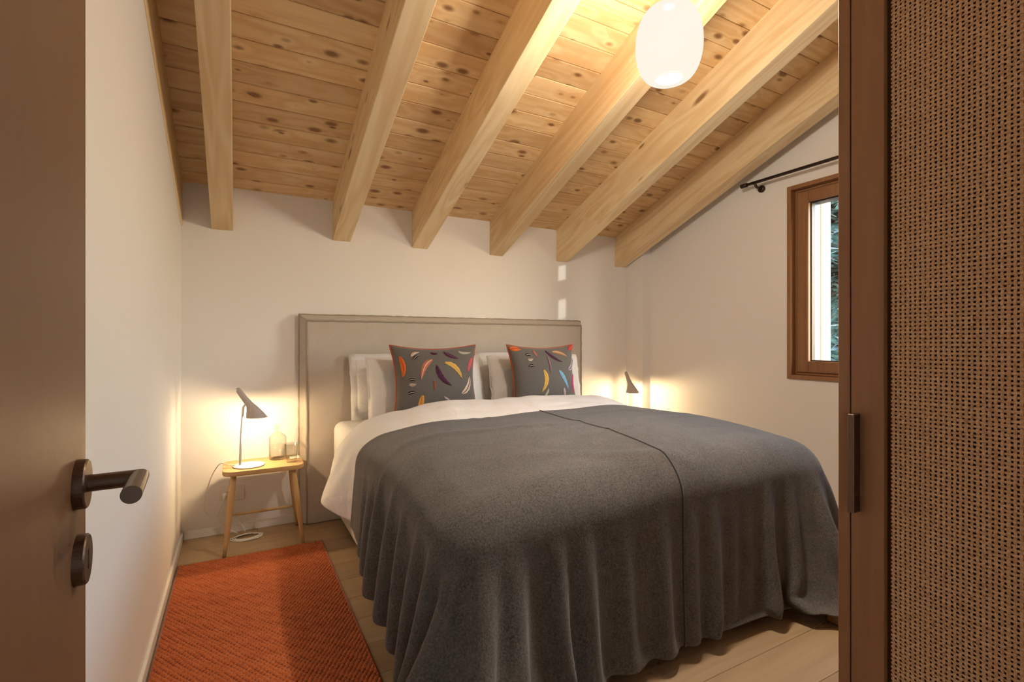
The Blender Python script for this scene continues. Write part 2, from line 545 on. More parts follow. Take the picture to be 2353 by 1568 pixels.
# ceiling: slab, boards, rafters
ce = prism_x('ceiling', [(YB + 0.15, zc(YB + 0.15) + 0.022), (YF - 0.14, zc(YF - 0.14) + 0.022), (YF - 0.14, zc(YF - 0.14) + 0.12), (YB + 0.15, zc(YB + 0.15) + 0.12)], XL - 0.12, XR + 0.2, M['black'])
tag(ce, 'sloping ceiling of knotty pine boards on exposed rafters', 'ceiling', kind='structure')
PW = 0.1205
Ltot = XR - XL + 0.10
bm = bmesh.new()
bm_box(bm, (0, 0.0012, 0), (Ltot, PW - 0.0012, 0.02), 0.0035)
bmesh.ops.recalc_face_normals(bm, faces=bm.faces)
pme = bpy.data.meshes.new('plank'); bm.to_mesh(pme); bm.free()
pme.materials.append(M['plank'])
nb = int((YB - YF + 0.1) / (PW * math.cos(TH))) + 1
for k in range(nb):
    yy = YB - (k + 1) * PW * math.cos(TH) + 0.02
    p = link_mesh('plank', pme, None, ce, (XL - 0.05, yy, zc(yy)))
    p.rotation_euler = (-TH, 0, 0)
def beam(x0, x1, mat=M['beam']):
    bm = bmesh.new()
    prof = [(YB, zb(YB)), (YB, zc(YB) + 0.003), (YF, zc(YF) + 0.003), (YF, zb(YF))]
    a = [bm.verts.new((x0, p[0], p[1])) for p in prof]
    b = [bm.verts.new((x1, p[0], p[1])) for p in prof]
    bm.faces.new(a); bm.faces.new(b[::-1])
    for i in range(4):
        bm.faces.new((a[i], a[(i + 1) % 4], b[(i + 1) % 4], b[i]))
    bmesh.ops.bevel(bm, geom=list(bm.edges), offset=0.003, segments=1, affect='EDGES')
    # grain follows the rafter: put the origin at the wall end and tilt the object
    rot = Matrix.Rotation(TH, 4, 'X')
    org = Vector((x0, YB, zb(YB)))
    for v in bm.verts:
        v.co = rot @ (v.co - org)
    ob = from_bm('beam', bm, mat, ce, loc=org)
    ob.rotation_euler = (-TH, 0, 0)
    return ob
for x0, x1 in ((-0.130, -0.018), (0.553, 0.667), (1.091, 1.207), (1.706, 1.820), (2.323, 2.432), (2.948, 3.068)):
    beam(x0, x1)
beam(XL - 0.11, XL + 0.006)

# ------------------------------------------------------------------ window
win = empty('window_1', (XR, (WY0 + WY1) / 2, WZ0))
tag(win, 'brown wooden window with daylight and trees outside', 'window', kind='structure')
def ring(name, x0, x1, y0, y1, z0, z1, wd, mat, parent, bev=0.002):
    """rectangular frame in the YZ plane, four members as one mesh"""
    bm = bmesh.new()
    bm_box(bm, (x0, y0, z0), (x1, y0 + wd, z1), bev)
    bm_box(bm, (x0, y1 - wd, z0), (x1, y1, z1), bev)
    bm_box(bm, (x0, y0 + wd, z0), (x1, y1 - wd, z0 + wd), bev)
    bm_box(bm, (x0, y0 + wd, z1 - wd), (x1, y1 - wd, z1), bev)
    ob = from_bm(name, bm, mat)
    ob.parent = parent
    ob.matrix_parent_inverse = Matrix.Translation(-parent.location)
    return ob
ring('casing', XR - 0.012, XR + 0.10, WY0 + 0.001, WY1 - 0.001, WZ0 + 0.001, WZ1 - 0.001, 0.026, M['window_wood'], win)
ring('frame', XR + 0.035, XR + 0.11, WY0 + 0.028, WY1 - 0.028, WZ0 + 0.028, WZ1 - 0.028, 0.014, M['dark_wood'], win)
ring('sash', XR + 0.028, XR + 0.095, WY0 + 0.044, WY1 - 0.044, WZ0 + 0.044, WZ1 - 0.044, 0.074, M['window_wood'], win, 0.004)
ring('spacer', XR + 0.055, XR + 0.09, WY0 + 0.119, WY1 - 0.119, WZ0 + 0.119, WZ1 - 0.119, 0.006, M['dark_metal'], win)
g = box('pane', (XR + 0.06, WY0 + 0.120, WZ0 + 0.120), (XR + 0.064, WY1 - 0.120, WZ1 - 0.120), M['pane'])
g.parent = win; g.matrix_parent_inverse = Matrix.Translation(-win.location)
ring('outer_frame', XR + 0.10, XR + 0.163, WY0 - 0.02, WY1 + 0.02, WZ0 - 0.02, WZ1 + 0.02, 0.138, M['alu'], win)

# daylight portal so the sky is sampled through the opening
pl = bpy.data.lights.new('window_portal', 'AREA')
pl.shape = 'RECTANGLE'; pl.size = WY1 - WY0 - 0.2; pl.size_y = WZ1 - WZ0 - 0.2
pl.cycles.is_portal = True
po = bpy.data.objects.new('window_portal', pl)
COL.objects.link(po)
po.location = (XR + 0.25, (WY0 + WY1) / 2, (WZ0 + WZ1) / 2)
po.rotation_euler = (0, R(90), 0)

# outside: veranda post, eave, ground, conifer
o = box('veranda_post', (3.77, 2.10, -0.6), (3.898, 2.20, 3.2), M['post_wood'], bev=0.004)
tag(o, 'pale timber post standing outside the window', 'post')
tr_ = empty('sun_slit_screen', (4.5, -1.3, -0.6))  # added unseen blocker, leaves only small sun patches on the back wall
tag(tr_, 'added out-of-view timber screen cutting the sun to a slit outside the window', 'screen')
for k in range(7):
    y_ = -2.02 + k * 0.136
    box('board', (-0.015, y_ + 1.3, 0), (0.015, y_ + 1.3 + 0.1355, 3.15), M['post_wood'], tr_)
box('post', (-0.04, -0.80 + 1.3, 0), (0.04, -0.71 + 1.3, 3.15), M['post_wood'], tr_)
for z0_, z1_ in ((0, 2.50), (2.671, 2.828), (2.956, 3.15)):
    box('rail', (-0.012, -1.068 + 1.3, z0_), (0.012, -0.80 + 1.3, z1_), M['post_wood'], tr_)
o = prism_x('roof_eave', [(2.6, 2.42), (2.6, 2.54), (0.6, 3.25), (0.6, 3.13)], 3.45, 4.6, M['tile'])
tag(o, 'orange underside of the roof eave outside the window', 'eave')
o = box('ground', (3.45, -14, -0.8), (22, 22, -0.6), M['snow'])
tag(o, 'pale open ground outside the window', 'ground', kind='structure')
def conifer(x, y, z0, h, rad, seed, label):
    rng = random.Random(seed)
    t = empty('conifer_tree', (x, y, z0))
    tag(t, label, 'tree', 'conifers outside the window')
    v, f = tube_data([(0, 0, 0), (0.03, 0, h * 0.5), (0, 0, h)], [0.13, 0.09, 0.015], 8)
    mesh('trunk', v, f, M['bark'], t, True)
    V, F = [], []
    n = 620
    for i in range(n):
        zz = h * (0.06 + 0.92 * i / n)
        L = rad * (1 - zz / h) ** 0.8 * rng.uniform(0.7, 1.1) + 0.1
        a = rng.uniform(0, 2 * math.pi)
        d = Vector((math.cos(a), math.sin(a), 0)); s = Vector((-d.y, d.x, 0))
        m = max(4, int(L / 0.07))
        for k in range(m):
            q = (k + 0.5) / m
            c = d * (L * q) + Vector((0, 0, zz - 0.35 * L * q * q))
            for sg in (-1, 1):
                ln = 0.17 * (1.1 - q * 0.6) * rng.uniform(0.7, 1.3)
                e = c + (s * sg * 0.8 + d * 0.6) * ln + Vector((0, 0, rng.uniform(-0.09, 0.03)))
                wv = Vector((rng.uniform(-1, 1), rng.uniform(-1, 1), rng.uniform(-1, 1))).normalized() * 0.034
                b = len(V)
                V += [c - wv, c + wv, e + wv * 0.4, e - wv * 0.4]
                F.append((b, b + 1, b + 2, b + 3))
    mesh('foliage', V, F, M['needle'], t)
conifer(7.4, 3.90, -0.6, 6.5, 1.9, 3, 'dark green conifer directly outside beyond the timber post')
conifer(12.5, 9.0, -0.6, 9.0, 2.6, 5, 'taller dark green conifer further off outside')

# curtain rod
cr = empty('curtain_rod', (3.095, 2.25, 2.232))
tag(cr, 'dark metal curtain rod above the window', 'curtain rod')
def rel(parent, pts):
    return [Vector(p) - parent.location for p in pts]
tube('rod', rel(cr, [(3.095, 2.225, 2.232), (3.095, 0.55, 2.232)]), 0.0105, M['dark_metal'], cr, 14)
tube('finial', rel(cr, [(3.095, 2.268, 2.232), (3.095, 2.222, 2.232)]), 0.0145, M['dark_metal'], cr, 14)
for by in (2.165, 0.62):
    b = tube('bracket', rel(cr, [(3.095, by, 2.226), (3.115, by, 2.205), (XR - 0.012, by, 2.200)]), 0.009, M['dark_metal'], cr, 10)
    tube('wall_plate', [Vector(p) - cr.location for p in ((XR - 0.013, by, 2.200), (XR - 0.001, by, 2.200))], 0.024, M['dark_metal'], b, 20)

# ------------------------------------------------------------------ open door
DR = R(3.2)
door = empty('door_1', (-0.1023, YF + 0.004, 0), DR)
tag(door, 'open brown wooden door with a bronze lever handle', 'door', kind='structure')
DW, DT, DH = 0.872, 0.042, 2.05
leaf = box('leaf', (-DT, 0, 0.008), (0, DW, DH), M['door_wood'], door, bev=0.002)
HY, HZ = DW - 0.052, 0.998
def disc_x(name, y, z, r, x0, x1, mat, parent, seg=40, bev=0.0015):
    bm = bmesh.new()
    n = seg
    prof = [(x0, r), (x1 - bev, r), (x1, r - bev)]
    rings_ = []
    for (x, rr) in prof:
        rings_.append([bm.verts.new((x, y + rr * math.cos(2 * math.pi * k / n), z + rr * math.sin(2 * math.pi * k / n))) for k in range(n)])
    for i in range(len(prof) - 1):
        for k in range(n):
            bm.faces.new((rings_[i][k], rings_[i][(k + 1) % n], rings_[i + 1][(k + 1) % n], rings_[i + 1][k]))
    bm.faces.new(rings_[-1]); bm.faces.new(rings_[0][::-1])
    return from_bm(name, bm, mat, parent)
h = empty('handle'); h.parent = door
disc_x('rose', HY, HZ, 0.026, 0, 0.010, M['bronze'], h)
# lever: mitred round bar
bm = bmesh.new()
n = 28; rr = 0.0090
XE = 0.053
def circ(f):
    return [bm.verts.new(f(math.cos(2 * math.pi * k / n), math.sin(2 * math.pi * k / n))) for k in range(n)]
c0 = circ(lambda a, b: (0.009, HY + rr * a, HZ + rr * b))
c1 = circ(lambda a, b: (XE - (-rr * a), HY + rr * a, HZ + rr * b))
GL = 0.074
c2 = circ(lambda a, b: (XE + rr * a, HY - GL, HZ + rr * b))
for A, B in ((c0, c1), (c1, c2)):
    for k in range(n):
        bm.faces.new((A[k], A[(k + 1) % n], B[(k + 1) % n], B[k]))
bm.faces.new(c2); bm.faces.new(c0[::-1])
from_bm('lever', bm, M['bronze'], h)
es = empty('escutcheon'); es.parent = door
disc_x('plate', HY, HZ - 0.080, 0.026, 0, 0.010, M['bronze'], es)
box('keyhole', (0.0098, HY - 0.003, HZ - 0.090), (0.0104, HY + 0.003, HZ - 0.070), M['black'], es)

# ------------------------------------------------------------------ wardrobe with cane door
wd = empty('wardrobe', (1.17, 0.615, 0))
tag(wd, 'brown oak wardrobe with a woven cane door', 'wardrobe')
WX = 1.17
def wbox(name, lo, hi, mat, parent=wd, bev=0.0015):
    ob = box(name, lo, hi, mat, None, bev)
    ob.parent = parent
    q = wd.location if parent is not None else Vector()
    ob.matrix_parent_inverse = Matrix.Translation(-q)
    return ob
YW0, YW1, WH = YF + 0.012, 0.615, 2.28
wbox('side_panel', (WX, YW1 - 0.0235, 0), (WX + 0.58, YW1, WH), M['dark_wood'])
wbox('side_panel', (WX, YW0, 0), (WX + 0.58, YW0 + 0.0235, WH), M['dark_wood'])
wbox('top_panel', (WX, YW0 + 0.0237, WH - 0.024), (WX + 0.58, YW1 - 0.0237, WH), M['dark_wood'])
wbox('bottom_panel', (WX + 0.024, YW0 + 0.0237, 0.05), (WX + 0.58, YW1 - 0.0237, 0.074), M['dark_wood'])
wbox('back_panel', (WX + 0.565, YW0 + 0.0237, 0.075), (WX + 0.578, YW1 - 0.0237, WH - 0.0245), M['dark_wood'])
dy0, dy1, dz0, dz1 = YW0 + 0.026, YW1 - 0.0262, 0.02, WH - 0.027
dr = empty('door'); dr.parent = wd; dr.matrix_parent_inverse = Matrix.Translation(-wd.location)
def dbox(name, lo, hi, mat, bev=0.0015):
    return box(name, lo, hi, mat, dr, bev)
ST = 0.0625
dbox('stile', (WX, dy1 - ST, dz0), (WX + 0.022, dy1, dz1), M['dark_wood'])
dbox('stile', (WX, dy0, dz0), (WX + 0.022, dy0 + ST, dz1), M['dark_wood'])
dbox('rail', (WX, dy0 + ST, dz0), (WX + 0.022, dy1 - ST, dz0 + 0.08), M['dark_wood'])
dbox('rail', (WX, dy0 + ST, dz1 - 0.08), (WX + 0.022, dy1 - ST, dz1), M['dark_wood'])
dbox('backing', (WX + 0.0165, dy0 + ST - 0.004, dz0 + 0.07), (WX + 0.0195, dy1 - ST + 0.004, dz1 - 0.07), M['backing'], 0)
dbox('handle', (WX - 0.026, 0.570, 0.784), (WX - 0.0002, 0.5825, 0.994), M['bronze'], 0.0012)
# cane: interwoven strands, real over-and-under geometry
cy0, cy1, cz0, cz1 = dy0 + ST + 0.001, dy1 - ST - 0.001, dz0 + 0.081, dz1 - 0.081
PITCH = 0.0083
ncy = int((cy1 - cy0) / PITCH); ncz = int((cz1 - cz0) / PITCH)
def weave():
    V = []; F = []
    xm = WX + 0.0105
    rng = np.random.RandomState(4)
    def strand(fixed, n, vertical, idx, wd_):
        # sample 4 points per two crossings
        m = 2 * n + 1
        t = np.arange(m) * PITCH / 2.0
        amp = 0.0019
        ph = np.cos(np.pi * (np.arange(m) / 2.0 - 0.5) + (np.pi if (idx % 2) else 0) + (0 if vertical else np.pi))
        x = xm - amp * ph
        jit = rng.normal(0, 0.00025, m)
        hw = wd_ * 0.5
        cols = []
        for s, dx in ((-1, 0.0012), (-0.45, -0.0003), (0.45, -0.0003), (1, 0.0012)):
            a = fixed + s * hw + jit
            if vertical:
                cols.append(np.stack([x + dx, a, cz0 + t], 1))
            else:
                cols.append(np.stack([x + dx, cy0 + t, a], 1))
        return cols, m
    base = 0
    for vertical, cnt, n, org in ((True, ncy, ncz, cy0), (False, ncz, ncy, cz0)):
        for i in range(cnt):
            wv = (0.0052 if vertical else 0.0046) * (1 + rng.normal(0, 0.07))
            cols, m = strand(org + (i + 0.5) * PITCH, n, vertical, i, wv)
            A = np.stack(cols, 1).reshape(-1, 3)
            V.append(A)
            k = np.arange(m - 1)[:, None] * 4 + np.arange(3)[None, :]
            k = k.reshape(-1) + base
            F.append(np.stack([k, k + 1, k + 5, k + 4], 1))
            base += m * 4
    return np.concatenate(V), np.concatenate(F)
def np_mesh(name, V, F, mat=None, parent=None, smooth=True):
    me = bpy.data.meshes.new(name)
    nv, nf = len(V), len(F)
    me.vertices.add(nv); me.vertices.foreach_set('co', np.ascontiguousarray(V, dtype=np.float32).ravel())
    me.loops.add(nf * 4); me.loops.foreach_set('vertex_index', np.ascontiguousarray(F, dtype=np.int32).ravel())
    me.polygons.add(nf)
    me.polygons.foreach_set('loop_start', np.arange(nf, dtype=np.int32) * 4)
    if smooth: me.polygons.foreach_set('use_smooth', np.ones(nf, dtype=bool))
    me.update(calc_edges=True)
    me.validate()
    return link_mesh(name, me, mat, parent)
V_, F_ = weave()
cw = np_mesh('cane_weave', V_, F_, M['cane'], dr)
cw['kind'] = 'stuff'; cw['label'] = 'woven honey brown cane panel'

# low wooden plinth on the floor at the foot of the bed
pt = empty('wooden_plinth', (2.12, 0.75, 0))
tag(pt, 'low wooden plinth on the floor by the foot of the bed', 'plinth')
box('board', (0, -0.05, 0), (0.30, 0.41, 0.043), M['stand_wood'], pt, bev=0.003)
box('top_sheet', (0.02, -0.03, 0.0432), (0.29, 0.39, 0.049), M['stand_wood'], pt, bev=0.001)

# ------------------------------------------------------------------ bed
bed = empty('bed', (1.45, 2.3, 0))
tag(bed, 'double bed with a tall upholstered linen headboard', 'bed')
def bpart(ob, parent=None):
    ob.parent = bed
    ob.matrix_parent_inverse = Matrix.Translation(-bed.location)
    return ob
BX0, BX1, BY0, BY1 = 0.535, 2.365, 1.30, 3.325
bpart(box('base', (BX0 + 0.03, BY0 + 0.09, 0.045), (BX1 - 0.03, BY1, 0.33), M['linen'], None, 0.012, 2))
for fx in (BX0 + 0.12, BX1 - 0.12):
    for fy in (BY0 + 0.14, BY1 - 0.12):
        bpart(lathe('foot', [(0.0, 0.0), (0.024, 0.0), (0.03, 0.045)], M['dark_wood'], None, 16, c=(fx, fy)))
mb = bmesh.new()
bm_box(mb, (BX0, BY0 + 0.015, 0.331), (BX1, BY1, 0.642))
bmesh.ops.bevel(mb, geom=[e for e in mb.edges if abs(e.verts[0].co.z - e.verts[1].co.z) > 0.1 and e.verts[0].co.y < 2], offset=0.15, segments=6, affect='EDGES', profile=0.5)
bmesh.ops.bevel(mb, geom=[e for e in mb.edges if abs(e.verts[0].co.z - e.verts[1].co.z) > 0.1 and e.verts[0].co.y > 2], offset=0.06, segments=5, affect='EDGES', profile=0.5)
bmesh.ops.bevel(mb, geom=[e for e in mb.edges if e.verts[0].co.z > 0.6 and e.verts[1].co.z > 0.6], offset=0.055, segments=5, affect='EDGES', profile=0.5)
bpart(from_bm('mattress', mb, M['sheet'], smooth=True))
# headboard: back rectangle slightly larger than the front face
hx0, hx1, hz = 0.345, 2.545, 1.318
fx0, fx1, fz = 0.384, 2.505, 1.279
hy0, hy1 = 3.335, YB - 0.002
hb = bmesh.new()
A = [(hx0, hy1, 0.002), (hx1, hy1, 0.002), (hx1, hy1, hz), (hx0, hy1, hz)]
A2 = [(hx0, hy1 - 0.03, 0.002), (hx1, hy1 - 0.03, 0.002), (hx1, hy1 - 0.03, hz), (hx0, hy1 - 0.03, hz)]
B = [(fx0, hy0, 0.002), (fx1, hy0, 0.002), (fx1, hy0, fz), (fx0, hy0, fz)]
va = [hb.verts.new(p) for p in A]; va2 = [hb.verts.new(p) for p in A2]; vb = [hb.verts.new(p) for p in B]
hb.faces.new(va[::-1]); hb.faces.new(vb)
for P_, Q_ in ((va, va2), (va2, vb)):
    for k in range(4):
        hb.faces.new((P_[k], P_[(k + 1) % 4], Q_[(k + 1) % 4], Q_[k]))
bmesh.ops.bevel(hb, geom=[e for e in hb.edges], offset=0.006, segments=2, affect='EDGES')
head = bpart(from_bm('headboard', hb, M['linen']))
def piping(pts, rad, par, name='piping', mat=None, wob=0.0):
    P = []
    for i in range(len(pts) - 1):
        a, b = Vector(pts[i]), Vector(pts[i + 1])
        m = max(2, int((b - a).length / 0.03))
        for k in range(m):
            p = a.lerp(b, k / m)
            P.append(p + Vector((random.uniform(-wob, wob), random.uniform(-wob, wob), random.uniform(-wob, wob))))
    P.append(Vector(pts[-1]))
    return tube(name, P, rad, mat or M['piping'], par, 8)
piping([(fx0, hy0 - 0.001, 0.01), (fx0, hy0 - 0.001, fz), (fx1, hy0 - 0.001, fz), (fx1, hy0 - 0.001, 0.01)], 0.0065, head, wob=0.0016)
piping([(hx0, hy1 - 0.03, 0.01), (hx0, hy1 - 0.03, hz), (hx1, hy1 - 0.03, hz), (hx1, hy1 - 0.03, 0.01)], 0.0060, head, wob=0.0018)

# ------------------------------------------------------------------ draped bedding (position based cloth)
CX, CYB = 1.45, (BY0 + 3.6) / 2
def ztop(x, y):
    q = np.clip((y - 2.90) / (2.75 - 2.90), 0, 1)           # head slope of the duvet
    head_ = q * q * (3 - 2 * q)
    t = np.clip((2.75 - y) / 0.42, 0, 1); t = t * t * (3 - 2 * t)
    crest = 0.785 - 0.050 * t
    f = np.clip((1.95 - y) / 0.65, 0, 1)
    body = crest - 0.055 * f * f
    u = np.clip(np.abs(x - 1.52) / 0.95, 0, 1)
    body = body - 0.075 * u ** 3
    body = body + 0.008 * np.sin(5.1 * x + 2.0 * y) * np.sin(4.3 * y - 1.7 * x + 0.6) + 0.005 * np.sin(11 * x - 6 * y)
    return 0.655 + (body - 0.655) * head_

def drape(nu, nv, h, xc, y0, off, rs, steps=260, gather=(0.2, 0.2), bend=0.12, flare=0.0, skew=0.0, ov=(0.83, 1.05), dz=0.03, floor=0.03, seed=1, strides=(2, 4), hskew=0.0):
    rng = np.random.RandomState(seed)
    i = np.arange(nu)[:, None] * np.ones((1, nv))
    j = np.ones((nu, 1)) * np.arange(nv)[None, :]
    U = (i - (nu - 1) / 2) * h
    Vv = j * h
    X = xc + U + skew * Vv
    hs = hskew * np.clip((-U - 0.55) / 0.6, 0, 1)
    Y = y0 - Vv + skew * 0.1 * U + hs * (1 - Vv / Vv.max())
    Z = ztop(X, np.clip(Y, BY0, 3.0)) + off + dz + 0.004 * rng.rand(nu, nv)
    P = np.stack([X, Y, Z], 2)
    Q = P.copy()
    su = np.clip((np.abs(U) - ov[0]) / 0.45, 0, 1)
    sv = np.clip((Vv - ov[1]) / 0.45, 0, 1)
    Lv = (h + hs * h / Vv.max()) * (1 + gather[0] * su)         # along v, grows down the side drops
    Lu = h * (1 + gather[1] * sv)         # along u, grows down the foot drop
    def mid(L, a, b): return 0.5 * (L[a] + L[b])
    s_ = np.s_
    cons = []
    def add(a, b, L, k): cons.append((a, b, L, k))
    for c in (0, 1):
        a = s_[c:nu - 1:2, :]; b = s_[c + 1:nu:2, :]
        n_ = min(P[a].shape[0], P[b].shape[0])
        a = s_[c:c + 2 * n_ - 1:2, :]; b = s_[c + 1:c + 2 * n_:2, :]
        add(a, b, mid(Lu, a, b), 1.0)
        a = s_[:, c:nv - 1:2]; b = s_[:, c + 1:nv:2]
        n_ = min(P[a].shape[1], P[b].shape[1])
        a = s_[:, c:c + 2 * n_ - 1:2]; b = s_[:, c + 1:c + 2 * n_:2]
        add(a, b, mid(Lv, a, b), 1.0)
    diag = np.sqrt(Lu ** 2 + Lv ** 2)
    for c in (0, 1):
        n_ = (nu - c) // 2
        a = s_[c:c + 2 * n_ - 1:2, :-1]; b = s_[c + 1:c + 2 * n_:2, 1:]
        add(a, b, mid(diag, a, b), 0.35)
        a = s_[c:c + 2 * n_ - 1:2, 1:]; b = s_[c + 1:c + 2 * n_:2, :-1]
        add(a, b, mid(diag, a, b), 0.35)
    for st in strides:
        for c in range(st):
            for ax in (0, 1):
                idx = np.arange(nu if ax == 0 else nv)
                blk = idx[(idx // st) % 2 == 0]
                blk = blk[(blk % st == c) & (blk + st < len(idx))]
                for par in (0, 1):
                    bb = idx[((idx // st) % 2 == par) & (idx % st == c) & (idx + st < len(idx))]
                    if len(bb) == 0: continue
                    if ax == 0:
                        a = (bb, slice(None)); b = (bb + st, slice(None)); L = st * mid(Lu, a, b)
                    else:
                        a = (slice(None), bb); b = (slice(None), bb + st); L = st * mid(Lv, a, b)
                    add(a, b, L, bend if st == 2 else bend * 0.5)
    hx = (BX1 - BX0) / 2 + off; yc = (BY0 + 3.7) / 2; hy = (3.7 - BY0) / 2 + off
    bx = (BX0 + BX1) / 2
    r = 0.13
    dt = 1 / 60.0
    for step in range(steps):
        vel = (P - Q)
        damp = 0.975 if step < steps * 0.7 else 0.93
        vel = np.clip(vel, -0.03, 0.03)
        Q = P.copy()
        P = P + vel * damp
        P[:, :, 2] -= 2.0 * dt * dt
        for it in range(7):
            for a, b, L, k in cons:
                d = P[b] - P[a]
                ln = np.sqrt((d * d).sum(-1)) + 1e-9
                e = (ln - L) / ln * 0.5 * k
                if k < 0.2: e = np.minimum(e, 0)        # bending only resists folding
                d *= e[..., None]
                P[a] += d
                P[b] -= d
        # collision with the made-up bed
        x, y, z = P[:, :, 0], P[:, :, 1], P[:, :, 2]
        fl_ = flare * np.exp(-((y - 2.80) / 0.22) ** 2) * np.clip((0.66 - z) / 0.35, 0, 1) * (x < bx) if flare else 0.0
        qx = np.abs(x - bx) - (hx + fl_ - r)
        qy = np.abs(y - yc) - (hy - r)
        qz = z - (ztop(x, np.clip(y, BY0, 3.2)) + off - r)
        mx = np.maximum(np.maximum(qx, qy), qz)
        ox, oy, oz = np.maximum(qx, 0), np.maximum(qy, 0), np.maximum(qz, 0)
        ln = np.sqrt(ox * ox + oy * oy + oz * oz)
        dist = np.where(mx > 0, ln, mx) - r
        inside = dist < 0
        safe = np.maximum(ln, 1e-6)
        nx = np.where(mx > 0, ox / safe, (qx == mx)) * np.sign(x - bx)
        ny = np.where(mx > 0, oy / safe, (qy == mx)) * np.sign(y - yc)
        nz = np.where(mx > 0, oz / safe, (qz == mx) * 1.0)
        nrm = np.stack([nx, ny, nz], 2)
        P += nrm * (np.where(inside, -dist, 0))[..., None]
        dP = P - Q
        dn = (dP * nrm).sum(-1, keepdims=True) * nrm
        fr = np.where(nz > 0.75, 0.15, 0.55)[..., None]
        P = np.where(inside[..., None], Q + dn * 0 + (dP - dn) * fr + dn, P)
        low = P[:, :, 2] < floor
        P[:, :, 2] = np.where(low, floor, P[:, :, 2])
        if low.any():
            P[low, :2] = Q[low, :2] + (P[low, :2] - Q[low, :2]) * 0.4
    # relax the surface a little
    for _ in range(rs):
        A_ = P.copy()
        A_[1:-1, 1:-1] = 0.5 * P[1:-1, 1:-1] + 0.125 * (P[2:, 1:-1] + P[:-2, 1:-1] + P[1:-1, 2:] + P[1:-1, :-2])
        A_[1:-1, 0] = 0.5 * P[1:-1, 0] + 0.25 * (P[2:, 0] + P[:-2, 0])
        A_[1:-1, -1] = 0.5 * P[1:-1, -1] + 0.25 * (P[2:, -1] + P[:-2, -1])
        A_[0, 1:-1] = 0.5 * P[0, 1:-1] + 0.25 * (P[0, 2:] + P[0, :-2])
        A_[-1, 1:-1] = 0.5 * P[-1, 1:-1] + 0.25 * (P[-1, 2:] + P[-1, :-2])
        P = A_
    return P

def cloth_obj(name, P, mat, thick):
    nu, nv = P.shape[:2]
    idx = np.arange(nu * nv).reshape(nu, nv)
    F = np.stack([idx[:-1, :-1], idx[1:, :-1], idx[1:, 1:], idx[:-1, 1:]], -1).reshape(-1, 4)
    ob = np_mesh(name, P.reshape(-1, 3), F[:, ::-1], mat)
    so = ob.modifiers.new('thickness', 'SOLIDIFY'); so.thickness = thick; so.offset = 1.0
    sb = ob.modifiers.new('smooth', 'SUBSURF'); sb.levels = 1; sb.render_levels = 1
    return ob

def onto_bed(P, off, amt):
    """press points onto the bed surface (duvet hidden under the blanket)"""
    x, y, z = P[..., 0], P[..., 1], P[..., 2]
    bx = (BX0 + BX1) / 2
    xs = np.clip(x, BX0 - off, BX1 + off)
    ys = np.maximum(y, BY0 - off)
    P[..., 0] += (xs - x) * amt
    P[..., 1] += (ys - y) * amt
    return P

# duvet
Pd = drape(127, 57, 0.02, 1.45, 2.90, 0.0, 2, steps=230, gather=(0.10, 0.0), bend=0.15, flare=0.13, ov=(0.84, 1.6), seed=3)
wx, wy = Pd[..., 0], Pd[..., 1] + 0.5 * Pd[..., 2]
wr = np.sin(31 * wx + 9 * wy + 2.1 * np.sin(7 * wy)) * np.sin(13 * wy - 4 * wx + 1.3) + 0.7 * np.sin(47 * wy + 12 * wx + 1.5 * np.sin(9 * wx)) * np.sin(11 * wx + 2)
Pd[..., 2] += 0.0035 * wr * np.clip((3.0 - Pd[..., 1]) / 0.1, 0, 1)
Pd[..., 0] -= 0.0050 * wr * np.clip((0.62 - Pd[..., 2]) / 0.1, 0, 1)
am = np.clip((2.62 - Pd[..., 1]) / 0.22, 0, 1)
Pd = onto_bed(Pd, 0.006, am)
duvet = cloth_obj('duvet', Pd, M['white_cotton'], 0.012)
tag(duvet, 'white cotton duvet turned back over the bed under the grey blanket', 'duvet')
# blanket
Pb = drape(137, 80, 0.02, 1.46, 2.31, 0.026, 1, steps=300, gather=(0.38, 0.24), bend=0.02, strides=(2,), hskew=0.26, skew=-0.055, seed=5, floor=0.055)
bxx, byy = Pb[..., 0], Pb[..., 1]
top_ = np.clip((Pb[..., 2] - 0.60) / 0.06, 0, 1)
ridge = lambda c, wdt: np.exp(-(c / wdt) ** 2)
hb_ = 0.010 * ridge(byy - 1.95 - 0.22 * (bxx - 1.2) ** 2 + 0.05 * np.sin(6 * bxx), 0.035) * ridge(bxx - 1.05, 0.45)
hb_ += 0.009 * ridge(byy - 1.72 - 0.30 * (bxx - 1.5) + 0.03 * np.sin(9 * bxx), 0.030) * ridge(bxx - 1.75, 0.40)
hb_ += 0.008 * ridge(byy - 1.50 + 0.45 * (bxx - 1.1), 0.028) * ridge(bxx - 1.25, 0.30)
hb_ += 0.007 * ridge(byy - 2.10 + 0.20 * (bxx - 1.8), 0.030) * ridge(bxx - 1.95, 0.35)
Pb[..., 2] += hb_ * top_
blanket = cloth_obj('blanket', Pb, M['wool'], 0.008)
tag(blanket, 'dark grey wool blanket draped over the foot of the bed', 'blanket')
ic = 68
sm = [Vector(Pb[ic, k]) for k in range(Pb.shape[1])]
nrm = []
for k in range(len(sm)):
    a = Vector(Pb[ic + 1, k] - Pb[ic - 1, k]); b = Vector(Pb[ic, min(k + 1, len(sm) - 1)] - Pb[ic, max(k - 1, 0)])
    nn = b.cross(a).normalized()
    if nn.z < -0.3 or (abs(nn.z) <= 0.3 and nn.y > 0): nn = -nn
    nrm.append(nn)
sv_ = tube('seam', [p + q * 0.0085 for p, q in zip(sm, nrm)], 0.0038, M['wool_seam'], blanket, 8)

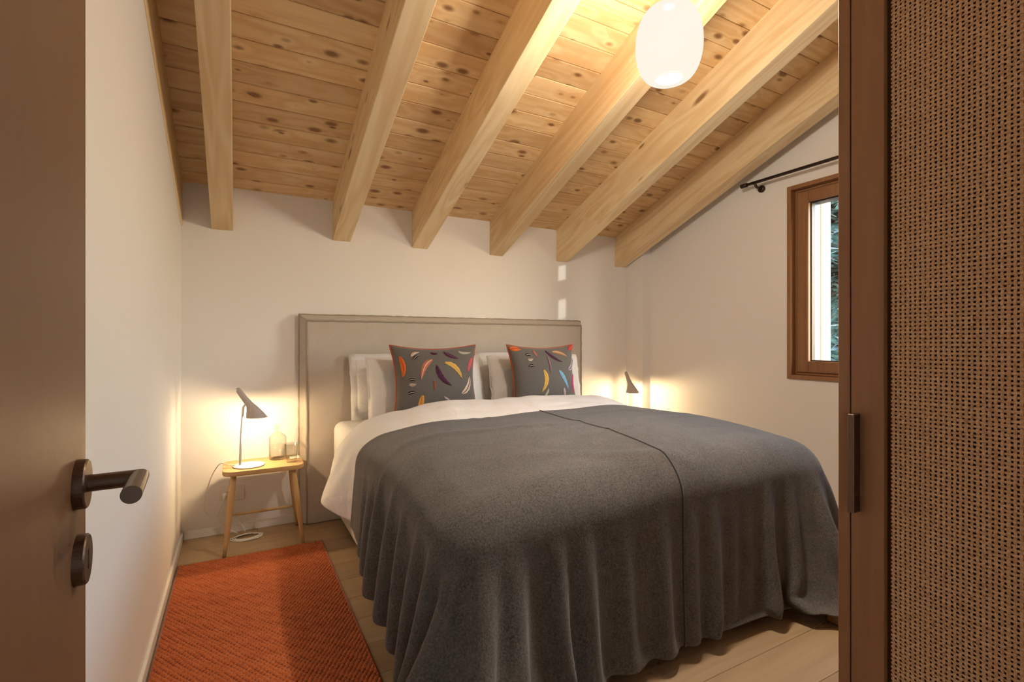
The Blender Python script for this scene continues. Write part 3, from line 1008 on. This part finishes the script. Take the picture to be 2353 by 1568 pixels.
# ------------------------------------------------------------------ pillows and cushions
def pillow_surf(w_, h_, t_, pinch, pw=0.42):
    def f(u, v, side):
        x = w_ / 2 * u * (1 - pinch * (1 - v * v))
        z = h_ / 2 * v * (1 - pinch * (1 - u * u))
        th = t_ / 2 * (max(0, 1 - u * u) * max(0, 1 - v * v)) ** pw
        return Vector((x, side * th, z))
    return f
def pillow_mesh(name, f, mat, parent, n=26, crumple=0.0, seed=0):
    rng = random.Random(seed)
    ph = [rng.uniform(0, 6.28) for _ in range(6)]
    V, F = [], []
    g = [math.sin(math.pi / 2 * (-1 + 2 * k / n)) for k in range(n + 1)]
    ids = {}
    for side in (-1, 1):
        for i, u in enumerate(g):
            for j, v in enumerate(g):
                edge = i in (0, n) or j in (0, n)
                if edge and side == 1:
                    ids[(1, i, j)] = ids[(-1, i, j)]
                    continue
                p = f(u, v, side)
                if crumple and not edge:
                    p.y += side * crumple * (math.sin(7 * u + ph[0] + 3 * v) + math.sin(9 * v + ph[1] - 4 * u)) * (1 - u ** 4) * (1 - v ** 4)
                ids[(side, i, j)] = len(V)
                V.append(p)
    for side in (-1, 1):
        for i in range(n):
            for j in range(n):
                q = (ids[(side, i, j)], ids[(side, i + 1, j)], ids[(side, i + 1, j + 1)], ids[(side, i, j + 1)])
                F.append(q if side == -1 else q[::-1])
    return mesh(name, V, F, mat, parent, True)
def pillow(loc, rx, rz, w_, h_, t_, label, seed, flange=0.045):
    t = empty('pillow', loc)
    t.rotation_euler = (R(rx), 0, R(rz))
    tag(t, label, 'pillow', 'white pillows against the headboard')
    f = pillow_surf(w_ - 2 * flange, h_ - 2 * flange, t_, 0.02, 0.36)
    pillow_mesh('filling', f, M['white_cotton'], t, 24, 0.006, seed)
    # oxford flange around the filling
    rng = random.Random(seed)
    per = []
    n = 18
    for k in range(n): per.append((-1 + 2 * k / n, -1))
    for k in range(n): per.append((1, -1 + 2 * k / n))
    for k in range(n): per.append((1 - 2 * k / n, 1))
    for k in range(n): per.append((-1, 1 - 2 * k / n))
    V, F = [], []
    for (u, v) in per:
        p = f(u * 0.985, v * 0.985, 0)
        q = Vector((p.x + flange * (u if abs(u) > 0.93 else 0), rng.uniform(-0.007, 0.007) + 0.006 * math.sin(9 * u + 7 * v + seed), p.z + flange * (v if abs(v) > 0.93 else 0)))
        V += [p + Vector((0, -0.003, 0)), q + Vector((0, -0.002, 0)), q + Vector((0, 0.002, 0)), p + Vector((0, 0.003, 0))]
    m = len(per)
    for k in range(m):
        a, b = 4 * k, 4 * ((k + 1) % m)
        for s in range(3):
            F.append((a + s, b + s, b + s + 1, a + s + 1))
    mesh('flange', V, F, M['white_cotton'], t, True)
    return t
ZM = 0.652
def lean(y, rx, h_): return ZM + h_ / 2 * math.cos(R(rx))
pillow((1.05, 3.250, ZM + 0.207), -12, 0, 0.86, 0.43, 0.11, 'white pillow against the headboard behind the red-piped cushion by the lamp', 1)
pillow((1.09, 3.092, ZM + 0.199), -12, 1, 0.80, 0.41, 0.115, 'front white pillow directly behind the cushion nearer the lamp with carafe', 2, 0.012)
pillow((1.93, 3.250, ZM + 0.207), -12, 0, 0.84, 0.43, 0.11, 'rear white pillow behind the cushion nearer the window', 3)
pillow((1.92, 3.092, ZM + 0.199), -12, -1, 0.78, 0.41, 0.115, 'front white pillow right behind the bluish-looking cushion nearer the window', 4, 0.012)

FC = {}
def fcol(name, c):
    if name not in FC: FC[name] = mat_fabric('thread_' + name, [x * 0.8 for x in c], c, 260, sheen=0.2, bstr=0.4)
    return FC[name]
TH_C = {'orange': (0.72, 0.17, 0.03), 'coral': (0.55, 0.17, 0.10), 'plum': (0.085, 0.018, 0.045), 'yellow': (0.74, 0.47, 0.12),
        'gold': (0.70, 0.35, 0.08), 'pink': (0.62, 0.10, 0.14), 'cream': (0.70, 0.58, 0.45), 'sage': (0.42, 0.40, 0.31),
        'rust': (0.30, 0.10, 0.05), 'black': (0.02, 0.014, 0.012), 'navy': (0.05, 0.035, 0.10), 'blue': (0.22, 0.42, 0.62),
        'magenta': (0.60, 0.06, 0.22), 'red': (0.60, 0.05, 0.03), 'copper': (0.42, 0.19, 0.08), 'mauve': (0.20, 0.10, 0.13), 'lilac': (0.48, 0.38, 0.42)}
def cushion(loc, rx, rz, size, label, feathers, seed):
    t = empty('cushion', loc)
    t.rotation_euler = (R(rx), 0, R(rz))
    tag(t, label, 'cushion', 'feather cushions on the bed')
    f = pillow_surf(size, size * 0.84, 0.17, 0.125, 0.45)
    pillow_mesh('cover', f, M['cushion'], t, 34, 0.0, seed)
    P = []
    n = 24
    for k in range(n): P.append(f(-1 + 2 * k / n, -1, 0))
    for k in range(n): P.append(f(1, -1 + 2 * k / n, 0))
    for k in range(n): P.append(f(1 - 2 * k / n, 1, 0))
    for k in range(n): P.append(f(-1, 1 - 2 * k / n, 0))
    tube('piping', P, 0.0055, M['red_pipe'], t, 8, True)
    def surf(u, v, e):
        u = max(-0.985, min(0.985, u)); v = max(-0.985, min(0.985, v))
        p = f(u, v, -1)
        a = f(u + 0.01, v, -1) - f(u - 0.01, v, -1); b = f(u, v + 0.01, -1) - f(u, v - 0.01, -1)
        nn = a.cross(b).normalized()
        if nn.y > 0: nn = -nn
        return p + nn * e
    def strip(name, c, pts, wid, e, par, tip=0.06):
        p0, p1, p2 = [Vector((a, b)) for a, b in pts]
        V, F = [], []
        m = 14
        for k in range(m + 1):
            s = k / m
            c_ = p0 * (1 - s) ** 2 + p1 * 2 * s * (1 - s) + p2 * s * s
            d = ((p1 - p0) * (1 - s) + (p2 - p1) * s).normalized()
            nn = Vector((-d.y, d.x))
            wv = wid * (math.sin(math.pi * min(1, s ** 0.8)) ** 0.7 + tip) * (1 + 0.10 * math.sin(k * 2.3))
            for q in (-1, -0.33, 0.33, 1):
                V.append(surf(c_.x + nn.x * wv * q, c_.y + nn.y * wv * q, e * (1 if abs(q) < 0.5 else 0.4)))
        for k in range(m):
            for q in range(3):
                b = 4 * k + q
                F.append((b, b + 1, b + 5, b + 4))
        return mesh(name, V, F, fcol(c, TH_C[c]), par, True)
    for (c, qc, pts, wid) in feathers:
        fe = strip('feather', c, pts, wid, 0.0042, t)
        if qc: strip('quill', qc, pts, wid * 0.22, 0.0058, fe, 0.3)
    return t
def cl(pts): return [((x - 1060) / 800, 1 - (y - 215) / 665) for x, y in pts]
def crr(pts): return [((x - 1080) / 780, 1 - (y - 235) / 665) for x, y in pts]
F1 = [('orange', 'red', cl([(360, 400), (420, 600), (350, 780)]), 0.055),
      ('coral', 'cream', cl([(950, 450), (760, 500), (685, 830)]), 0.065),
      ('plum', 'navy', cl([(1015, 560), (1040, 860), (1300, 965)]), 0.065),
      ('yellow', 'gold', cl([(1175, 510), (1430, 540), (1545, 845)]), 0.060),
      ('cream', 'plum', cl([(1505, 1130), (1720, 1050), (1735, 790)]), 0.062),
      ('pink', 'coral', cl([(1790, 450), (1750, 580), (1690, 720)]), 0.055),
      ('gold', 'orange', cl([(710, 1120), (680, 1280), (690, 1520)]), 0.062),
      ('plum', 'mauve', cl([(1200, 290), (1290, 390), (1480, 440)]), 0.050),
      ('sage', 'cream', cl([(1480, 300), (1600, 370), (1760, 350)]), 0.035),
      ('cream', 'coral', cl([(560, 400), (630, 300), (740, 300)]), 0.030),
      ('black', 'cream', cl([(580, 470), (650, 380), (720, 360)]), 0.030),
      ('black', 'cream', cl([(460, 840), (520, 800), (580, 850)]), 0.035),
      ('cream', 'black', cl([(460, 900), (520, 950), (590, 900)]), 0.035),
      ('black', 'cream', cl([(440, 1080), (510, 1040), (580, 1080)]), 0.038),
      ('plum', None, cl([(940, 300), (1000, 330), (1070, 320)]), 0.035),
      ('rust', None, cl([(930, 870), (970, 950), (930, 1050)]), 0.030),
      ('sage', None, cl([(420, 1340), (430, 1420), (480, 1500)]), 0.035),
      ('lilac', None, cl([(1130, 1180), (1180, 1230), (1260, 1260)]), 0.030)]
F2 = [('orange', 'red', crr([(320, 330), (420, 290), (540, 300)]), 0.070),
      ('black', 'cream', crr([(590, 430), (650, 390), (720, 430)]), 0.040),
      ('cream', 'black', crr([(600, 500), (660, 550), (730, 490)]), 0.034),
      ('black', 'cream', crr([(600, 670), (660, 620), (730, 670)]), 0.042),
      ('yellow', 'gold', crr([(920, 730), (1060, 980), (845, 1225)]), 0.062),
      ('plum', 'navy', crr([(1090, 310), (1210, 500), (1465, 585)]), 0.046),
      ('copper', 'cream', crr([(1240, 340), (1420, 330), (1610, 470)]), 0.060),
      ('lilac', 'navy', crr([(1620, 755), (1800, 740), (1840, 530)]), 0.066),
      ('blue', None, crr([(1330, 765), (1480, 900), (1575, 1195)]), 0.060),
      ('magenta', 'pink', crr([(1845, 850), (1740, 1000), (1745, 1245)]), 0.055),
      ('red', 'pink', crr([(1690, 330), (1790, 290), (1850, 240)]), 0.060),
      ('mauve', 'lilac', crr([(1080, 420), (1130, 620), (1095, 830)]), 0.035),
      ('sage', 'cream', crr([(1015, 1150), (980, 1300), (865, 1375)]), 0.036),
      ('lilac', None, crr([(1440, 1150), (1460, 1240), (1455, 1340)]), 0.038),
      ('coral', None, crr([(800, 300), (830, 370), (830, 450)]), 0.032)]
cushion((1.085, 2.935, ZM + 0.240), -9, -2, 0.56, 'taupe cushion with yellow and purple feathers, the one nearer the carafe', F1, 1)
cushion((1.880, 2.935, ZM + 0.240), -9, 2, 0.56, 'taupe cushion with a blue and a magenta feather, nearer the window', F2, 2)

# ------------------------------------------------------------------ rug
def rug():
    x0, x1, y0, y1 = -0.262, 0.430, 1.02, 3.018
    t = empty('rug', ((x0 + x1) / 2, (y0 + y1) / 2, 0))
    tag(t, 'rust orange woven rug beside the bed', 'rug')
    step = 0.0036
    nx = int((x1 - x0 - 0.012) / step); ny = int((y1 - y0 - 0.012) / step)
    X = np.linspace(x0 + 0.006, x1 - 0.006, nx)[:, None] * np.ones((1, ny)) - (x0 + x1) / 2
    Y = np.ones((nx, 1)) * np.linspace(y0 + 0.006, y1 - 0.006, ny)[None, :] - (y0 + y1) / 2
    rng = np.random.RandomState(2)
    px, py = 0.0185, 0.0150
    rowi = np.floor(Y / py)
    Xs = X + (rowi % 2) * px / 2 + 0.0015 * np.sin(Y * 31)
    a = np.abs(np.cos(np.pi * Xs / px)); b = np.abs(np.sin(np.pi * Y / py))
    Z = 0.0050 + 0.0100 * np.minimum(1, 1.1 * (a ** 0.9) * (b ** 0.9)) + 0.0008 * rng.rand(nx, ny)
    cell = np.floor(Xs / px) * 7.13 + rowi * 3.77
    Z = Z + 0.0012 * np.sin(cell * 12.9898)
    P = np.stack([X, Y, Z], 2).reshape(-1, 3)
    idx = np.arange(nx * ny).reshape(nx, ny)
    F = np.stack([idx[:-1, :-1], idx[1:, :-1], idx[1:, 1:], idx[:-1, 1:]], -1).reshape(-1, 4)
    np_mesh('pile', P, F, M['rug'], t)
    hw, hl = (x1 - x0) / 2, (y1 - y0) / 2
    box('backing', (-hw + 0.004, -hl + 0.004, 0.0005), (hw - 0.004, hl - 0.004, 0.0055), M['rug_edge'], t)
    tube('binding', [(-hw + 0.005, -hl + 0.005, 0.0065), (hw - 0.005, -hl + 0.005, 0.0065), (hw - 0.005, hl - 0.005, 0.0065), (-hw + 0.005, hl - 0.005, 0.0065)], 0.006, M['rug_edge'], t, 8, True)
rug()

# ------------------------------------------------------------------ nightstands
def nightstand(ox, oy, label):
    t = empty('nightstand', (ox, oy, 0))
    tag(t, label, 'nightstand', 'oak nightstands beside the bed')
    bm = bmesh.new()
    hw, hd, r = 0.205, 0.150, 0.055
    outline = []
    for cx_, cy_, a0 in ((hw - r, hd - r, 0), (-hw + r, hd - r, 90), (-hw + r, -hd + r, 180), (hw - r, -hd + r, 270)):
        for k in range(9):
            a = R(a0 + 90 * k / 8)
            outline.append((cx_ + r * math.cos(a), cy_ + r * math.sin(a)))
    layers = [(0.984, 0.421), (1.0, 0.428), (1.0, 0.441), (0.992, 0.4455)]
    rg = []
    for s, z in layers:
        rg.append([bm.verts.new((x * s, y * s, z)) for x, y in outline])
    m = len(outline)
    for a, b in zip(rg[:-1], rg[1:]):
        for k in range(m):
            bm.faces.new((a[k], a[(k + 1) % m], b[(k + 1) % m], b[k]))
    bm.faces.new(rg[0][::-1])
    # shallow dished top
    inner = [bm.verts.new((x * 0.965, y * 0.96, 0.4455)) for x, y in outline]
    inner2 = [bm.verts.new((x * 0.95, y * 0.94, 0.4435)) for x, y in outline]
    for a, b in ((rg[-1], inner), (inner, inner2)):
        for k in range(m):
            bm.faces.new((a[k], a[(k + 1) % m], b[(k + 1) % m], b[k]))
    bm.faces.new(inner2)
    from_bm('table_top', bm, M['stand_wood'], t)
    lg = {}
    for sx in (-1, 1):
        for sy in (-1, 1):
            a = Vector((sx * 0.148, sy * 0.098, 0.424)); b = Vector((sx * 0.194, sy * 0.160, 0.003))
            pts, rd = [], []
            for k in range(9):
                s = k / 8
                pts.append(a.lerp(b, s))
                rd.append(0.0125 + 0.0035 * math.sin(math.pi * min(1, s * 1.25)) - 0.003 * max(0, s - 0.7) / 0.3)
            ob = tube('leg', pts, rd, M['leg_wood'], t, 14)
            lg[(sx, sy)] = (a, b)
    def st(p, q):
        pts = [p.lerp(q, k / 8) for k in range(9)]
        tube('stretcher', pts, [0.006 + 0.003 * math.sin(math.pi * k / 8) for k in range(9)], M['leg_wood'], t, 10)
    a, b = lg[(-1, 1)]; c, d = lg[(1, 1)]
    st(a.lerp(b, 0.70), c.lerp(d, 0.70))
    return t
nightstand(0.137, 3.205, 'light oak nightstand holding the lamp and glass carafe')
nightstand(2.815, 3.225, 'light oak nightstand hidden beyond the bed under the far lamp')

# ------------------------------------------------------------------ bedside lamps
def lamp(base, rz, label, cord=None):
    t = empty('table_lamp', base, rz)
    tag(t, label, 'lamp', 'bedside table lamps')
    # base disc, stem offset from its centre
    lathe('base', [(0.0, 0.0), (0.078, 0.0), (0.081, 0.004), (0.078, 0.0085), (0.060, 0.0105), (0.0, 0.011)], M['shade_in'], t, 44)
    tube('stem', [(-0.045, 0, 0.008), (-0.040, 0, 0.16), (-0.029, 0, 0.335), (-0.012, 0, 0.355)], 0.0062, M['shade_in'], t, 12)
    secs = [((-0.057, 0.436), 0.0125, 57), ((-0.052, 0.428), 0.0150, 57), ((-0.025, 0.386), 0.0168, 54), ((0.001, 0.348), 0.0195, 42),
            ((0.016, 0.320), 0.0310, 22), ((0.029, 0.295), 0.0440, 8), ((0.040, 0.272), 0.0550, 0)]
    n = 36
    V, F = [], []
    def layer(c, r, tilt):
        a = R(tilt)
        ux = Vector((math.cos(math.pi / 2 - math.pi / 2 + a), 0, math.sin(a)))
        for k in range(n):
            q = 2 * math.pi * k / n
            V.append(Vector((c[0], 0, c[1])) + ux * (r * math.cos(q)) + Vector((0, 1, 0)) * (r * math.sin(q)))
    for c, r, tl in secs: layer(c, r, tl)
    for i in range(len(secs) - 1):
        for k in range(n):
            F.append((i * n + k, i * n + (k + 1) % n, (i + 1) * n + (k + 1) % n, (i + 1) * n + k))
    F.append(tuple(range(n)))
    sh = mesh('shade', V, F, M['shade_grey'], t, True)
    V2 = []
    V, F = [], []
    for c, r, tl in secs[2:]: layer(c, r - 0.0022, tl)
    for i in range(len(secs) - 3):
        for k in range(n):
            F.append((i * n + k, (i + 1) * n + k, (i + 1) * n + (k + 1) % n, i * n + (k + 1) % n))
    mesh('lining', V, F, M['shade_in'], sh, True)
    tube('switch', [(-0.058, 0, 0.437), (-0.0605, 0, 0.441)], 0.006, M['shade_grey'], sh, 12)
    # bulb
    V, F = [], []
    b0 = lathe('bulb', [(0.0, 0.262), (0.008, 0.2635), (0.0145, 0.270), (0.017, 0.280), (0.0145, 0.291), (0.010, 0.302), (0.010, 0.315)], M['bulb'], t, 20, c=(0.034, 0))
    l = bpy.data.lights.new('bulb_light', 'POINT')
    l.energy = BEDSIDE_W
    l.color = (1.0, 0.71, 0.38)
    l.shadow_soft_size = 0.018
    lo = bpy.data.objects.new('bulb_light', l)
    COL.objects.link(lo)
    lo.parent = t
    lo.location = (0.034, 0, 0.255)
    if cord:
        q = tube('cord', [Matrix.Rotation(-rz, 3, 'Z') @ (Vector(p) - Vector(base)) for p in smooth_path(cord, 8)], 0.0026, M['plastic'], t, 8)
    return t
lamp((0.062, 3.178, 0.4437), 0, 'white stemmed table lamp with grey cone shade beside the glass carafe',
     [(-0.015, 3.19, 0.452), (-0.05, 3.25, 0.450), (-0.085, 3.31, 0.442), (-0.125, 3.35, 0.37), (-0.155, 3.39, 0.26), (-0.165, 3.40, 0.16), (-0.12, 3.40, 0.115),
      (-0.07, 3.405, 0.135), (-0.02, 3.40, 0.105), (0.03, 3.40, 0.04), (0.045, 3.385, 0.006)])
lamp((2.915, 3.200, 0.4437), R(-98), 'grey cone-shaded table lamp beyond the bed near the corner column')

# coiled cable on the floor
pts = []
for k in range(90):
    a = 2 * math.pi * k / 26
    rr_ = 1.0 - 0.10 * (k / 26)
    pts.append((0.055 + 0.088 * rr_ * math.cos(a + 0.3) + 0.004 * math.sin(k), 3.285 + 0.052 * rr_ * math.sin(a + 0.3), 0.0045 + 0.0035 * (k // 26) * 0.8 + 0.001 * math.sin(k * 0.7)))
ck = tube('cable_coil', pts, 0.0032, M['plastic'], None, 8)
tag(ck, 'white power cable coiled on the floor under the nightstand', 'cable')

# wall socket
so = empty('wall_socket', (-0.025, YB, 0.234))
tag(so, 'white double wall socket behind the nightstand leg', 'socket')
box('faceplate', (-0.067, -0.009, -0.042), (0.067, -0.0005, 0.042), M['plastic'], so, 0.002)
for sx in (-0.033, 0.033):
    bm = bmesh.new()
    bmesh.ops.create_cone(bm, cap_ends=True, segments=24, radius1=0.021, radius2=0.021, depth=0.002, matrix=Matrix.Translation((sx, -0.0098, 0)) @ Matrix.Rotation(R(90), 4, 'X'))
    from_bm('outlet', bm, M['trim'], so)
pg = tube('plug', [(-0.033, -0.011, 0.0), (-0.033, -0.035, -0.002), (-0.038, -0.042, -0.022)], [0.016, 0.014, 0.006], M['plastic'], so, 14)
tube('cord', [Vector(p) for p in smooth_path([(-0.038, -0.042, -0.020), (-0.055, -0.040, -0.06), (-0.068, -0.032, -0.10), (-0.062, -0.03, -0.15), (-0.03, -0.04, -0.19), (0.03, -0.07, -0.224)], 6)], 0.0026, M['plastic'], pg, 8)

# ------------------------------------------------------------------ carafe and glass
ca = empty('carafe', (0.216, 3.285, 0.4437))
tag(ca, 'clear glass carafe of water on the oak nightstand', 'carafe')
outer = [(0.0, 0.0), (0.044, 0.0), (0.0475, 0.004), (0.0475, 0.128), (0.044, 0.138), (0.017, 0.160), (0.0115, 0.168), (0.0115, 0.205), (0.0135, 0.209)]
inner = [(0.0115, 0.209), (0.0092, 0.203), (0.0092, 0.167), (0.015, 0.158), (0.0415, 0.1365), (0.0445, 0.127), (0.0445, 0.012), (0.0, 0.010)]
lathe('bottle', outer + inner, M['glass'], ca, 48)
lathe('water', [(0.0, 0.0108), (0.0441, 0.0128), (0.0441, 0.085), (0.0, 0.085)], M['water'], ca, 48)
gl = empty('drinking_glass', (0.281, 3.165, 0.4437))
tag(gl, 'clear glass tumbler beside the carafe', 'glass')
lathe('tumbler', [(0.0, 0.0), (0.026, 0.0), (0.028, 0.004), (0.0375, 0.106), (0.0372, 0.108), (0.0358, 0.107), (0.0262, 0.014), (0.0, 0.012)], M['glass'], gl, 40)
nb_ = empty('notepad', (0.305, 3.255, 0.4437))
tag(nb_, 'small cream notepad behind the tumbler', 'notepad')
box('pages', (-0.026, -0.035, 0.0), (0.026, 0.035, 0.006), M['paper'], nb_, 0.0005)
box('cover', (-0.0262, -0.0352, 0.0062), (0.0262, 0.0352, 0.0074), M['trim'], nb_, 0.0004)

# ------------------------------------------------------------------ pendant
pn = empty('pendant_lamp', (1.408, 1.335, 2.255))
tag(pn, 'glowing white opal glass pendant lamp under the rafters', 'pendant lamp')
prof = [(0.053, -0.138), (0.057, -0.1385), (0.066, -0.1355), (0.086, -0.124), (0.104, -0.100), (0.117, -0.065), (0.1235, -0.025), (0.1235, 0.020), (0.117, 0.062), (0.103, 0.098),
        (0.083, 0.122), (0.060, 0.136), (0.035, 0.142), (0.018, 0.143)]
pr = smooth_path([(a * 0.975, 0, b * 0.975) for a, b in prof], 3)
lathe('globe', [(p.x, p.z) for p in pr], M['opal'], pn, 64)
lathe('rim', [(0.0513, -0.1335), (0.0520, -0.1360), (0.0540, -0.1360), (0.0540, -0.1345)], M['opal'], pn, 48)
lathe('opening_glow', [(0.0, -0.126), (0.045, -0.126), (0.0512, -0.1265)], M['opening_glow'], pn, 48)  # added glowing disc that whitens the open bottom of the globe
lathe('cap', [(0.0, 0.164), (0.014, 0.164), (0.020, 0.156), (0.021, 0.1390), (0.0, 0.1390)], M['bronze'], pn, 32)
lathe('bulb_glass', [(0.0, -0.045), (0.02, -0.040), (0.036, -0.02), (0.04, 0.0), (0.036, 0.02), (0.02, 0.05), (0.012, 0.07), (0.0, 0.075)], M['bulb_soft'], pn, 28)
ztc = zc(1.335) - 2.255
tube('cord', [(0, 0, 0.16), (0, 0, ztc - 0.02)], 0.0032, M['bronze'], pn, 8)
lathe('ceiling_cup', [(0.0, ztc - 0.045), (0.03, ztc - 0.045), (0.042, ztc - 0.038), (0.045, ztc + 0.012)], M['bronze'], pn, 32)
l = bpy.data.lights.new('pendant_light', 'POINT')
l.energy = PENDANT_W * 2.75
l.color = (1.0, 0.86, 0.68)
l.shadow_soft_size = 0.085
lo = bpy.data.objects.new('pendant_light', l)
COL.objects.link(lo)
lo.parent = pn
